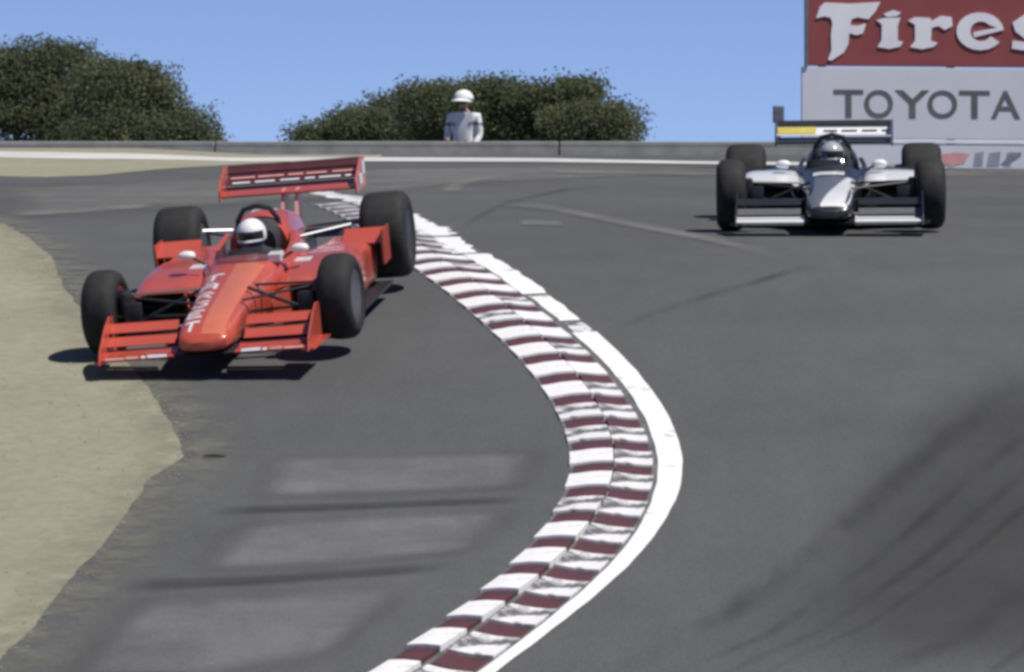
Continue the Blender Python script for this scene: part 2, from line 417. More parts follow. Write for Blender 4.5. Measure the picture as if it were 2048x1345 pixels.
for i, (l, r_, lb) in enumerate((
    ([(900, 462), (945, 432), (1010, 402), (1120, 378), (1300, 362)], [(925, 472), (968, 438), (1030, 409), (1135, 385), (1300, 369)], 'dark tyre mark curving over the top of the kerb'),
    ([(1200, 660), (1330, 610), (1480, 566), (1650, 520)], [(1215, 680), (1345, 628), (1490, 582), (1660, 532)], 'faint dark tyre mark right of the kerb'))):
    screen_band('tyre_mark', l, r_, 'tyre_rubber_mark', .012 + .0012 * i, lb, nu=50)
rm = random.Random(21)
for i in range(9):
    ox = -60 + i * 105 + rm.uniform(-25, 25); wd = rm.choice((20, 34, 60, 110)); oy = i * 22 + rm.uniform(-30, 30)
    cv = [(1100 + ox, 1450), (1480 + ox, 1215 + oy), (1690 + ox, 1065 + oy), (1890 + ox, 890 + oy), (2150 + ox, 690 + oy)]
    c2 = [(x + wd * (1.2 - .14 * k), y + 8 * k) for k, (x, y) in enumerate(cv)]
    screen_band('tyre_mark', cv, c2, 'tyre_rubber_mark', .0145 + .0008 * i, 'dark diagonal tyre streak in the lower right, %s from the kerb' % ('nearest', 'second', 'third', 'fourth', 'fifth', 'sixth', 'seventh', 'eighth', 'farthest')[i], nu=50)

# ------------------------------------------------------------------ kerb and edge line
edge_px = [(560, 372), (650, 384), (760, 404), (850, 437), (935, 490), (1010, 533), (1085, 580), (1160, 640), (1235, 700), (1290, 760), (1335, 820), (1368, 880), (1381, 935), (1372, 985), (1345, 1040), (1300, 1100), (1240, 1155), (1174, 1213), (1102, 1273), (1024, 1335), (925, 1410), (800, 1500)]
ep = np.array(PL(*edge_px))
dist = np.concatenate([[0], np.cumsum(np.hypot(*np.diff(ep, axis=0).T))])
tt = np.arange(0, dist[-1], .05)
cx, cy = np.interp(tt, dist, ep[:, 0]), np.interp(tt, dist, ep[:, 1])
def smooth(a, k):
    pad = np.concatenate([np.full(k, a[0]) - (np.arange(k, 0, -1)) * (a[1] - a[0]), a, np.full(k, a[-1]) + np.arange(1, k + 1) * (a[-1] - a[-2])])
    ker = np.hanning(2 * k + 1); ker /= ker.sum(); return np.convolve(pad, ker, 'valid')
cx, cy = smooth(smooth(cx, 36), 36), smooth(smooth(cy, 36), 36)
seg = np.concatenate([[0], np.cumsum(np.hypot(np.diff(cx), np.diff(cy)))])
KL = seg[-1]
def kpt(s, off):
    """point at distance s along the line's outer edge, off metres to the inside (left in the photo)"""
    x, y = np.interp(s, seg, cx), np.interp(s, seg, cy)
    x2, y2 = np.interp(min(s + .1, KL), seg, cx), np.interp(min(s + .1, KL), seg, cy)
    x1, y1 = np.interp(max(s - .1, 0), seg, cx), np.interp(max(s - .1, 0), seg, cy)
    tx, ty = x2 - x1, y2 - y1; l = math.hypot(tx, ty)
    return float(x + ty / l * off), float(y - tx / l * off)
kerb = tag(empty('kerb'), 'raised kerb of white and dark red blocks curving through the bend', kind='structure')
kerb['category'] = 'kerb'
def kerb_prof(o): return .014 + .024 * float(sstep(.24, .48, o)) - .022 * float(sstep(.54, .76, o))
def kerb_piece(name, s0, s1, o0, o1, mat, tilt, n=3, m_=4, drop=0):
    vs_ = []; loc = Vector((*kpt((s0 + s1) / 2, (o0 + o1) / 2), 0)); loc.z = g1(loc.x, loc.y)
    for i in range(n + 1):
        for j in range(m_ + 1):
            s = s0 + (s1 - s0) * i / n; o = o0 + (o1 - o0) * j / m_
            x, y = kpt(s, o); z = g1(x, y) + kerb_prof(o) - drop + tilt * (i / n - .5)
            vs_.append(Vector((x, y, z)) - loc)
    nb = len(vs_)
    for i in range(n + 1):
        for j in range(m_ + 1):
            s = s0 + (s1 - s0) * i / n; o = o0 + (o1 - o0) * j / m_
            x, y = kpt(s, o); vs_.append(Vector((x, y, g1(x, y) - .03)) - loc)
    q = lambda i, j, k: k * nb + i * (m_ + 1) + j
    fs = [(q(i, j, 0), q(i + 1, j, 0), q(i + 1, j + 1, 0), q(i, j + 1, 0)) for i in range(n) for j in range(m_)]
    for i in range(n):
        fs += [(q(i, 0, 0), q(i, 0, 1), q(i + 1, 0, 1), q(i + 1, 0, 0)), (q(i, m_, 0), q(i + 1, m_, 0), q(i + 1, m_, 1), q(i, m_, 1))]
    for j in range(m_):
        fs += [(q(0, j, 0), q(0, j + 1, 0), q(0, j + 1, 1), q(0, j, 1)), (q(n, j, 0), q(n, j, 1), q(n, j + 1, 1), q(n, j + 1, 0))]
    M = MB(); M.add(vs_, fs)
    o_ = M.build(name, mat, kerb, sharp=30); o_.location = loc
    return o_
def s_at_row(row):
    """distance along the kerb where its outer edge passes a photo row"""
    best = None
    for k in range(0, len(seg), 2):
        v = Vector((cx[k], cy[k], g1(cx[k], cy[k]))) - CAM
        r_ = 672.5 - F * v.dot(UP) / v.dot(FWD)
        if best is None or abs(r_ - row) < best[0]: best = (abs(r_ - row), seg[k])
    return best[1]
ROWS = (380, 500, 680, 800, 900, 1000, 1100, 1250, 1400); SR = [s_at_row(q) for q in ROWS]
def along(vals): return lambda s_: float(np.interp(s_, SR, vals))
line_w = along((.20, .19, .18, .168, .165, .15, .125, .10, .09))
inner_b = along((.745, .745, .745, .745, .745, .735, .72, .68, .65))
outer_a = along((.22, .21, .225, .222, .20, .175, .145, .12, .11))
outer_b = along((.449, .449, .449, .449, .449, .44, .425, .405, .40))
s0k = s_at_row(452); s_end = KL - .3
s = s0k; i = 0; rk = random.Random(4)
pitch_len = (s_at_row(1225) - s_at_row(512)) / 18.0
s -= 6 * pitch_len; s0k = s; i = -6
while s + pitch_len < s_end:
    oa, ob, ib = outer_a(s + .3), outer_b(s + .3), inner_b(s + .3)
    W = pitch_len * .64; gap = .012
    old = i < 3
    a = s + rk.uniform(-.01, .01)
    kerb_piece('kerb_block', a + gap, a + W - gap, .455, ib, 'kerb_white_scuffed' if (old or i in (4, 11, 16, 17, 20)) else 'kerb_white', .012)
    kerb_piece('kerb_block', a + W, a + pitch_len, .46, ib - .03, 'kerb_red', .0, drop=.007)
    if i > -3:
        kerb_piece('kerb_block', a + gap + .03, a + W - gap + .03, oa, ob, 'kerb_white_scuffed' if i % 3 == 1 or i < 6 or i > 14 else 'kerb_white', .010)
        kerb_piece('kerb_block', a + W + .03, a + pitch_len + .03, oa + .005, ob - .01, 'kerb_red', .0, drop=.006)
    s += pitch_len; i += 1
# concrete bed under the blocks, then the painted edge line with its worn breaks
def strip(name, s0, s1, o0, o1_, mat, lift, label=None, parent=None, kind=None, rough=.0):
    n_ = max(4, int((s1 - s0) / .12)); L, Rr = [], []
    for k in range(n_ + 1):
        q = s0 + (s1 - s0) * k / n_
        e0 = mnoise.noise((q * 3.1, 1.7, 0)) * rough; e1 = mnoise.noise((q * 3.1, 7.7, 0)) * rough; o1 = o1_(q) if callable(o1_) else o1_
        L.append(kpt(q, o0 + e0)); Rr.append(kpt(q, o1 + e1))
    return band(name, L, Rr, mat, lift, label, nu=n_, nv=3, kind=kind, parent=parent)
strip('kerb_bed', max(s0k - .6, .05), s_end, .01, inner_b, 'kerb_concrete', .004, 'grey concrete bed under the kerb', kerb)
ln = tag(empty('edge_line'), 'white painted edge line along the kerb', kind='structure')
strip('line_segment', 0.2, s_at_row(425), -.02, .30, 'line_white_faded', .009, None, ln, rough=.10)
strip('line_segment', s_at_row(430), s_at_row(474), .0, .30, 'line_white', .010, None, ln, rough=.12)
strip('line_segment', s_at_row(476), s_at_row(508), .03, .25, 'line_white', .010, None, ln, rough=.08)
strip('line_segment', s_at_row(509), s_at_row(588), .0, .195, 'line_white', .010, None, ln, rough=.03)
strip('line_segment', s_at_row(592), s_at_row(641), .008, .18, 'line_white', .010, None, ln, rough=.03)
strip('line_segment', s_at_row(646), s_at_row(664), .02, .15, 'line_white_faded', .010, None, ln, rough=.03)
strip('line_segment', s_at_row(665), s_end, .0, line_w, 'line_white', .010, None, ln, rough=.008)

# ------------------------------------------------------------------ concrete wall behind the crest
def barrier(x0, x1, label):
    L = x1 - x0; z0 = g1((x0 + x1) / 2, WALL_D)
    root = tag(empty('concrete_barrier'), label, 'barrier', 'concrete barriers along the crest')
    root.location = ((x0 + x1) / 2, WALL_D, z0)
    h = wz - z0
    sec = [(-.30, -.1), (-.30, .08), (-.17, .32), (-.10, h - .076), (.10, h - .076), (.17, .32), (.30, .08), (.30, -.1)]
    M = MB(); M.rings([[(s_ * (L / 2 - .012), y, z) for y, z in sec] for s_ in (-1, 1)])
    M.build('wall_body', 'wall_concrete', root, smooth=False, bevel=.008)
    M = MB(); M.box(-L / 2 + .012, L / 2 - .012, -.102, .102, h - .075, h)
    M.build('coping', 'wall_cap', root, smooth=False, bevel=.012)
    return root
bx = [at_depth(p, 300, WALL_D).x for p in (-230, 430, 1118, 1800, 2480)]
for k, lb in enumerate(('grey concrete wall section below the big left tree', 'grey concrete wall section between the two tree groups, behind the red wing', 'grey concrete wall section left of the billboard', 'grey concrete wall section hidden mostly behind the billboard')):
    barrier(bx[k], bx[k + 1], lb)

# ------------------------------------------------------------------ billboard
SD = 64.5
def sx(px): return at_depth(px, 300, SD).x
def sz(row): return at_depth(1800, row, SD).z
board = tag(empty('billboard'), 'tall billboard with red, white and small lower panels at the right edge', 'billboard')
bx0, bx1 = sx(1604), sx(2420); bz0 = g1(sx(1900), SD)
board.location = (bx0, SD, bz0); board.rotation_euler = (0, 0, R(7))
def L_(px): return (sx(px) - bx0) / math.cos(R(7))
def Zr(row): return sz(row) - bz0
BW = L_(2420)
def bevel_box(name, x0, x1, y0, y1, z0, z1, mat, parent, bv=.006):
    M = MB(); M.box(x0, x1, y0, y1, z0, z1); return M.build(name, mat, parent, smooth=False, bevel=bv)
p_red = bevel_box('panel', L_(1617), BW, 0, .07, Zr(131), Zr(-150), 'sign_red', board); p_red['label'] = 'red upper panel with white lettering'
p_wh = bevel_box('panel', 0, BW, .005, .07, Zr(277), Zr(134), 'sign_white', board); p_wh['label'] = 'white middle panel with grey capitals'
p_lo = bevel_box('panel', L_(1640), BW, .01, .07, Zr(336), Zr(288), 'sign_white', board); p_lo['label'] = 'low white panel with small red and blue print'
bevel_box('rail', 0, BW, .003, .05, Zr(286), Zr(279), 'sign_letter_white', board, .003)
bevel_box('edge_trim', L_(1611), L_(1617) - .002, -.02, .09, Zr(133), Zr(-150), 'frame_metal', board, .003)
for px in (1640, 1900, 2160, 2400):
    bevel_box('post', L_(px), L_(px) + .09, .075, .165, -.1, Zr(-140), 'frame_metal', board, .004)
def poly_plate(name, polys, th, y, mat, parent):
    """flat cut-out lettering, each polygon extruded a little"""
    bm = bmesh.new()
    for pl in polys:
        vv = [bm.verts.new((x, y, z)) for x, z in pl]
        es = [bm.edges.new((vv[k], vv[(k + 1) % len(vv)])) for k in range(len(vv))]
        r_ = bmesh.ops.triangle_fill(bm, use_beauty=True, edges=es)
        fs = [g for g in r_['geom'] if isinstance(g, bmesh.types.BMFace)]
        ex = bmesh.ops.extrude_face_region(bm, geom=fs)
        bmesh.ops.translate(bm, vec=(0, -th, 0), verts=[g for g in ex['geom'] if isinstance(g, bmesh.types.BMVert)])
    bmesh.ops.recalc_face_normals(bm, faces=bm.faces[:])
    me = bpy.data.meshes.new(name); bm.to_mesh(me); bm.free()
    return link(name, me, mat, parent)
def text_mesh(name, txt, x0, x1, z0, z1, y, mat, parent, offset=.0, shear=0, th=.004):
    cu = bpy.data.curves.new(name, 'FONT'); cu.body = txt; cu.size = 1; cu.offset = offset; cu.extrude = .5; cu.shear = shear
    t = bpy.data.objects.new(name, cu); C.objects.link(t)
    dg = bpy.context.evaluated_depsgraph_get()
    me = bpy.data.meshes.new_from_object(t.evaluated_get(dg)); bpy.data.objects.remove(t); bpy.data.curves.remove(cu)
    co = np.array([v.co[:] for v in me.vertices]); lo, hi = co.min(0), co.max(0)
    for v in me.vertices:
        a = (v.co - Vector(lo)); 
        v.co = (x0 + a.x / (hi[0] - lo[0]) * (x1 - x0), y - th * (a.z / max(hi[2] - lo[2], 1e-6)), z0 + a.y / (hi[1] - lo[1]) * (z1 - z0))
    return link(name, me, mat, parent)
def scr(pts): return [(L_(x), Zr(z)) for x, z in pts]
Fg = scr([(1632, 37), (1640, 14), (1650, 5), (1700, 7), (1762, 3), (1752, 22), (1738, 38), (1716, 34), (1704, 38), (1701, 50), (1716, 51), (1733, 46), (1727, 66), (1714, 70), (1699, 66), (1697, 88), (1688, 105), (1664, 121), (1656, 120), (1663, 100), (1662, 70), (1665, 45), (1661, 35), (1648, 33)])
poly_plate('letter_or_glint', [Fg], .014, -.001, 'sign_letter_white', p_red)
Ig = [scr([(1754, 40), (1768, 35), (1803, 34), (1797, 50), (1797, 80), (1808, 83), (1802, 92), (1780, 97), (1756, 93), (1764, 80), (1765, 48)]), scr([(1768, 27), (1788, 19), (1804, 24), (1796, 31), (1776, 33)])]
poly_plate('letter_or_glint', Ig, .014, -.001, 'sign_letter_white', p_red)
poly_plate('letter_or_glint', [scr([(1818, 40), (1832, 33), (1862, 34), (1866, 40), (1884, 30), (1906, 32), (1908, 50), (1892, 58), (1880, 50), (1866, 54), (1864, 80), (1878, 84), (1870, 92), (1846, 97), (1822, 93), (1832, 80), (1832, 48)])], .014, -.001, 'sign_letter_white', p_red)
def ring_pts(cx_, cy_, rx, ry, a0, a1, n_=18): return [(cx_ + rx * math.cos(R(a0 + (a1 - a0) * k / n_)), cy_ - ry * math.sin(R(a0 + (a1 - a0) * k / n_))) for k in range(n_ + 1)]
e_out = ring_pts(1964, 60, 48, 38, 5, 325); e_in = ring_pts(1966, 60, 22, 20, 330, 40, 14)
poly_plate('letter_or_glint', [scr(e_out + e_in)], .014, -.001, 'sign_letter_white', p_red)
poly_plate('letter_or_glint', [scr([(1950, 62), (2010, 50), (2012, 57), (1952, 72)])], .016, -.001, 'sign_letter_white', p_red)
poly_plate('letter_or_glint', [scr([(2030, 42), (2060, 22), (2100, 26), (2100, 42), (2070, 40), (2100, 62), (2104, 84), (2070, 100), (2028, 94), (2030, 78), (2066, 82), (2036, 60)])], .014, -.001, 'sign_letter_white', p_red)
for k, ch in enumerate('TOYOTA'):
    xa = [(1668, 1728), (1730, 1788), (1792, 1862), (1858, 1918), (1922, 1984), (1986, 2046)][k]
    t = text_mesh('letter_or_glint', ch, L_(xa[0]), L_(xa[1]), Zr(235), Zr(179), .004, 'sign_grey_ink', p_wh, offset=.012)
# small print of the low panel: red emblem and blue marks
poly_plate('emblem', [scr([(1878, 322), (1888, 307), (1915, 303), (1944, 306), (1932, 325), (1905, 332)])], .003, .009, 'pink_print', p_lo)
for a, b2 in ((1950, 1972), (1978, 2006), (2014, 2030)):
    poly_plate('mark', [scr([(a, 331), (a + 5, 304), (b2, 301), (b2 - 3, 330)])], .003, .009, 'sign_blue_ink', p_lo)
poly_plate('mark', [scr([(2006, 327), (2030, 303), (2048, 302), (2048, 309), (2020, 328)])], .004, .009, 'sign_dark_ink', p_lo)
# small grey box on a post beyond the crest
lp = tag(empty('loudspeaker_post'), 'thin grey post with a small box against the sky left of the billboard', 'post')
pb = at_depth(1557, 300, 82); lp.location = (pb.x, 82, g1(pb.x, 82))
def lz(row): return at_depth(1557, row, 82).z - lp.location.z
M = MB(); M.tube([(0, 0, -.1), (0, 0, lz(246))], .035, 10); M.build('pole', 'frame_metal', lp)
M = MB(); M.box(-.085, .085, -.08, .08, lz(246), lz(212)); M.build('housing', 'frame_metal', lp, smooth=False, bevel=.02)

# ------------------------------------------------------------------ trees
def tree(label, d, lumps, mats, seed, n_leaf=9000, leaf=.095):
    """lumps: (px, row, rx px, ry px) of the crown's masses as seen, given real depth around distance d"""
    rnd = random.Random(seed)
    root = tag(empty('oak_tree'), label, 'tree', 'oak trees behind the wall')
    ce = [at_depth(l[0], l[1], d) for l in lumps]
    k = d / F
    bxm = sum(c_.x for c_ in ce) / len(ce); bz_ = g1(bxm, d)
    root.location = (bxm, d, bz_)
    loc = Vector(root.location)
    E = [(c_ - loc + Vector((0, rnd.uniform(-.8, .8), -.16)), l[2] * k * .90, max(l[2] * k * .8, .5), l[3] * k * .86) for c_, l in zip(ce, lumps)]
    for (c_, rx, ry, rz) in list(E):
        for q in range(3):
            a = rnd.uniform(0, math.pi); f_ = rnd.uniform(.18, .34)
            E.append((Vector(c_) + Vector((math.cos(a) * rx * .95, rnd.uniform(-.3, .3), math.sin(a) * rz * .98)), rx * f_, max(rx * f_, .3), max(rx * f_ * .6, .16)))
    # trunk and limbs
    M = MB()
    M.tube([(0, 0, -.2), (.08, .05, .7), (.03, 0, 1.5), (-.05, .05, 2.4)], [.30, .24, .20, .15], 10)
    M.build('trunk', 'bark', root)
    for (c_, rx, ry, rz) in E[:len(lumps)]:
        M = MB(); s_ = Vector((.02, 0, 1.2 + rnd.uniform(-.3, .6))); e_ = Vector(c_) + Vector((0, 0, -.1 * rz))
        mid = s_.lerp(e_, .5) + Vector((0, rnd.uniform(-.2, .2), -.25))
        M.tube([s_, mid, e_], [.13, .08, .03], 7); M.build('limb', 'bark', root)
    # leaves, in clumps through the crown's volume
    vol = [rx * rz for _, rx, ry, rz in E]; tot = sum(vol)
    groups = {m_: MB() for m_ in mats}
    for (c_, rx, ry, rz), vv in zip(E, vol):
        nl = int(n_leaf * vv / tot); ncl = max(10, nl // 60)
        for q in range(ncl):
            u = Vector((rnd.gauss(0, 1), rnd.gauss(0, 1), rnd.gauss(0, 1))).normalized()
            rr = rnd.uniform(.35, 1.0) ** .55 * (1 + .22 * mnoise.noise(u * 2.3 + Vector((seed, 0, 0))))
            cc = Vector(c_) + Vector((u.x * rx, u.y * ry, u.z * rz)) * rr
            cr = rnd.uniform(.15, .34); M = groups[rnd.choice(mats)]
            for l in range(60):
                p = cc + Vector((rnd.uniform(-1.9, 1.9) * cr, rnd.gauss(0, cr), max(-1.6, min(1.6, rnd.gauss(0, 1))) * cr * .5))
                if p.z < .05: continue
                nrm = Vector((rnd.gauss(0, 1), rnd.gauss(0, 1), rnd.gauss(.5, .8))).normalized()
                a = nrm.orthogonal().normalized(); a.rotate(Matrix.Rotation(rnd.uniform(0, 6.28), 3, nrm)); b_ = nrm.cross(a)
                L = leaf * rnd.uniform(.6, 1.25); Wd = L * rnd.uniform(.4, .6)
                M.add([p - a * L * .5, p + b_ * Wd * .5 + nrm * .02, p + a * L * .5, p - b_ * Wd * .5 + nrm * .02], [(0, 1, 2, 3)])
    for m_, M in groups.items():
        me = bpy.data.meshes.new('crown'); me.from_pydata(M.v, [], M.f); link('crown', me, m_, root)
    return root
tree('broad dark oak at the left edge, tallest of the trees', 112, [(-60, 215, 150, 120), (60, 190, 130, 108), (120, 160, 95, 78), (20, 130, 65, 42), (150, 235, 130, 85), (95, 110, 60, 30)], ('leaf_dark', 'leaf_mid', 'leaf_olive', 'leaf_mid'), 11, 30000)
tree('oak sloping down to the right of the tallest left tree', 108, [(245, 190, 90, 78), (300, 235, 85, 60), (205, 145, 70, 45), (345, 268, 62, 40), (250, 255, 90, 45), (378, 275, 36, 22)], ('leaf_dark', 'leaf_olive', 'leaf_mid'), 12, 26000)
tree('low oak at the left end of the middle group', 116, [(700, 250, 70, 35), (770, 222, 65, 40), (650, 268, 44, 22), (780, 268, 90, 32)], ('leaf_dark', 'leaf_mid', 'leaf_olive', 'leaf_mid'), 13, 15000)
tree('domed oak behind the marshal in white', 112, [(890, 210, 85, 52), (960, 215, 90, 55), (1030, 205, 70, 45), (920, 258, 110, 40), (1040, 260, 70, 35), (1000, 180, 70, 22)], ('leaf_dark', 'leaf_mid', 'leaf_olive', 'leaf_mid'), 14, 24000)
tree('ragged olive oak at the right end of the middle group', 110, [(1110, 215, 72, 45), (1165, 240, 62, 45), (1152, 172, 22, 18), (1215, 236, 38, 22), (1120, 265, 80, 30), (1215, 270, 36, 18), (1090, 180, 40, 18)], ('leaf_olive', 'leaf_dark', 'leaf_mid'), 15, 19000)

# ------------------------------------------------------------------ people
def skin_body(name, joints, bones, pick, mats, parent=None, sub=2, root=0):
    """joints: (x, y, z, rx, ry); one continuous skinned surface; pick(face centre) -> material index"""
    me = bpy.data.meshes.new(name); me.from_pydata([j[:3] for j in joints], bones, [])
    o = bpy.data.objects.new(name, me); C.objects.link(o)
    md = o.modifiers.new('skin', 'SKIN'); md.use_smooth_shade = True
    for i_, j in enumerate(joints):
        me.skin_vertices[0].data[i_].radius = (j[3], j[4] if len(j) > 4 else j[3])
        me.skin_vertices[0].data[i_].use_root = (i_ == root)
    sb = o.modifiers.new('sub', 'SUBSURF'); sb.levels = sb.render_levels = sub
    dg = bpy.context.evaluated_depsgraph_get()
    m2 = bpy.data.meshes.new_from_object(o.evaluated_get(dg))
    bpy.data.objects.remove(o); bpy.data.meshes.remove(me)
    m2.name = name
    m2.materials.clear()
    o = link(name, m2, mats, parent)
    for p in m2.polygons:
        p.use_smooth = True; p.material_index = pick(p.center)
    return o
def ellipsoid(M, c_, rx, ry, rz, n=20, m_=12, z0=-1, z1=1):
    rs = []
    for i_ in range(m_ + 1):
        t = z0 + (z1 - z0) * i_ / m_; t = math.sin(t * math.pi / 2); r_ = max(math.sqrt(max(0, 1 - t * t)), .02)
        rs.append([(c_[0] + rx * r_ * math.cos(a), c_[1] + ry * r_ * math.sin(a), c_[2] + rz * t) for a in (2 * math.pi * k / n for k in range(n))])
    return M.rings(rs)
# marshal in white behind the wall
mp = at_depth(928, 300, 81.2); mz = g1(mp.x, 81.2)
hz = at_depth(928, 180, 81.2).z - mz            # top of the hat
S = hz / 1.80
J = [(0, 0, .95, .14, .12), (0, 0, 1.15, .145, .12), (0, .0, 1.38, .17, .13), (0, 0, 1.48, .09, .08), (0, -.01, 1.54, .055, .055), (0, -.02, 1.60, .075, .085), (0, -.02, 1.70, .08, .095),
     (.20, 0, 1.42, .075, .075), (.24, .0, 1.15, .05, .05), (.19, -.15, .96, .04, .04), (.18, -.22, .92, .03, .035),
     (-.20, 0, 1.42, .075, .075), (-.27, .06, 1.17, .052, .052), (-.20, -.16, 1.06, .042, .042), (-.15, -.25, 1.09, .032, .035),
     (.10, 0, .85, .10, .10), (.11, 0, .48, .07, .07), (.11, .02, .09, .05, .05), (.12, -.12, .04, .045, .03),
     (-.10, 0, .85, .10, .10), (-.11, 0, .48, .07, .07), (-.11, .02, .09, .05, .05), (-.12, -.12, .04, .045, .03)]
J = [tuple(v * S for v in j) for j in J]
Bn = [(0, 1), (1, 2), (2, 3), (3, 4), (4, 5), (5, 6), (2, 7), (7, 8), (8, 9), (9, 10), (2, 11), (11, 12), (12, 13), (13, 14), (0, 15), (15, 16), (16, 17), (17, 18), (0, 19), (19, 20), (20, 21), (21, 22)]
def pick_m(c_):
    z = c_.z / S
    if z > 1.49: return 0
    if (abs(c_.x) / S > .12 and c_.y / S < -.17 and z < 1.15): return 0
    if z < .07: return 2
    return 3 if (1.29 < z < 1.335 or 1.0 < z < 1.05) and abs(c_.x) / S < .3 else 1
marshal = skin_body('person', J, Bn, pick_m, ['skin', 'cloth_white', 'suit_black', 'cloth_grey'])
marshal.location = (mp.x, 81.2, mz); marshal.rotation_euler = (0, 0, R(-20))
tag(marshal, 'person in white clothes and white cap standing behind the wall before the trees', 'person')
M = MB(); ellipsoid(M, (0, -.02 * S, 1.67 * S), .14 * S, .155 * S, .13 * S, 20, 8, 0, 1)
pk = []
for r_, dz in ((.10, .0), (.26, -.045), (.26, -.055), (.10, -.012)):
    pk.append([(r_ * .62 * S * math.sin(t), -.05 * S - r_ * S * math.cos(t), (1.675 + dz) * S) for t in (R(-80 + 160 * k / 14) for k in range(15))])
M.rings(pk + [pk[0]], False, False, closed=False); M.build('hat', 'cloth_white', marshal)
M = MB(); M.tube([(-.075 * S, -.09 * S, 1.615 * S), (0, -.125 * S, 1.62 * S), (.075 * S, -.09 * S, 1.615 * S)], [.014 * S, .02 * S, .014 * S], 8); M.build('sunglasses', 'visor', marshal)

# ------------------------------------------------------------------ open-wheel racing cars
# car axes: x to the viewer's right, y backwards from the front axle, z up from the ground
WB = 2.90
NOSE = [(-.98, .10, .145, .20), (-.95, .165, .128, .24), (-.83, .192, .118, .285), (-.53, .212, .10, .345), (-.2, .215, .085, .385), (.2, .24, .07, .43), (.6, .27, .05, .475), (.95, .30, .04, .515), (1.06, .315, .04, .52)]
def ring_at(y, hw, zb, zt, p=3.2, n=40, xo=0):
    zc, hh = (zb + zt) / 2, (zt - zb) / 2
    return [(xo + hw * sgnpow(math.cos(t), 2 / p), y, zc + hh * sgnpow(math.sin(t), 2 / p)) for t in (2 * math.pi * k / n for k in range(n))]
def loft(keys, n=40, steps=40, p=3.2, xo=0):
    M = MB(); rs = []
    for t in np.linspace(keys[0][0], keys[-1][0], steps):
        hw, zb, zt = catmull(keys, t)[:3]; rs.append(ring_at(float(t), hw, zb, zt, p, n, xo))
    M.rings(rs); return M
def nose_z(x, y, p=3.2):
    hw, zb, zt = catmull(NOSE, y); zc, hh = (zb + zt) / 2, (zt - zb) / 2
    q = max(0, 1 - abs(x / hw) ** p) ; return zc + hh * q ** (1 / p)
def on_nose(name, quads, mat, parent, lift=.0035):
    """flat print laid over the nose: quads in (x, y)"""
    M = MB()
    for (x0, x1, y0, y1) in quads:
        nn = 4; vs_ = []
        for i_ in range(nn + 1):
            for j_ in range(nn + 1):
                x = x0 + (x1 - x0) * i_ / nn; y = y0 + (y1 - y0) * j_ / nn
                vs_.append((x, y, nose_z(x, y) + lift))
        M.add(vs_, [(i_ * (nn + 1) + j_, (i_ + 1) * (nn + 1) + j_, (i_ + 1) * (nn + 1) + j_ + 1, i_ * (nn + 1) + j_ + 1) for i_ in range(nn) for j_ in range(nn)])
    return M.build(name, mat, parent)
FONT = {'T': '11111 00100 00100 00100 00100', 'A': '01110 10001 11111 10001 10001', 'R': '11110 10001 11110 10010 10001', 'G': '01111 10000 10011 10001 01110', 'E': '11111 10000 11110 10000 11111'}
def aero(M, x0, x1, y, z, chord, ang, th=.10, camber=.10, nseg=14, sag=None):
    """one wing element; leading edge at (y, z), trailing edge up and back"""
    up, lo = [], []
    for k in range(nseg + 1):
        u = (1 - math.cos(math.pi * k / nseg)) / 2
        t = 5 * th * (.2969 * math.sqrt(u) - .126 * u - .3516 * u * u + .2843 * u**3 - .1015 * u**4)
        c_ = -camber * 4 * u * (1 - u)
        up.append((u, c_ + t)); lo.append((u, c_ - t))
    sec = up + lo[::-1][1:-1]
    ca, sa = math.cos(ang), math.sin(ang)
    pts = [(y + chord * (u * ca - v * sa), z + chord * (u * sa + v * ca)) for u, v in sec]
    M.rings([[(x, a, b_) for a, b_ in pts] for x in np.linspace(x0, x1, 3)])
    return M
def wheel(parent, x, y, r, wd, rim_r, side, steer=0):
    o = empty('wheel', parent); o.location = (x, y, r); o.rotation_euler = (0, 0, steer)
    h = wd / 2
    prof_ = [(-h + .02, rim_r), (-h + .004, rim_r + .02), (-h, rim_r + (r - rim_r) * .45), (-h + .006, r - .055), (-h + .022, r - .026), (-h + .05, r - .008), (-h + .09, r - .001), (0, r), (h - .09, r - .001), (h - .05, r - .008), (h - .022, r - .026), (h - .006, r - .055), (h, rim_r + (r - rim_r) * .45), (h - .004, rim_r + .02), (h - .02, rim_r)]
    M = MB(); rs = [[(a, q * math.cos(2 * math.pi * k / 56), q * math.sin(2 * math.pi * k / 56)) for k in range(56)] for a, q in prof_]
    M.rings(rs + [rs[0]], False, False); M.build('tyre', 'tyre_rubber', o, sharp=50)
    M = MB(); s_ = side
    M.lathe_x([(s_ * (h - .015), rim_r + .006), (s_ * (h - .03), rim_r - .015), (s_ * (h - .09), rim_r - .03), (s_ * (h - .10), .07), (s_ * (h - .05), .055), (s_ * (h - .05), .001)], 40)
    M.lathe_x([(-s_ * (h - .015), rim_r + .006), (-s_ * (h - .03), rim_r - .015), (-s_ * (h - .12), rim_r - .035), (-s_ * (h - .14), .09), (-s_ * (h - .14), .001)], 40)
    M.lathe_x([(-h + .02, rim_r), (0, rim_r - .04), (h - .02, rim_r)], 40)
    M.build('rim', 'rim_metal', o)
    M = MB(); M.lathe_x([(s_ * (h - .06), .04), (s_ * (h - .02), .036), (s_ * (h - .015), .02)], 12); M.build('wheel_nut', 'steel', o)
    return o
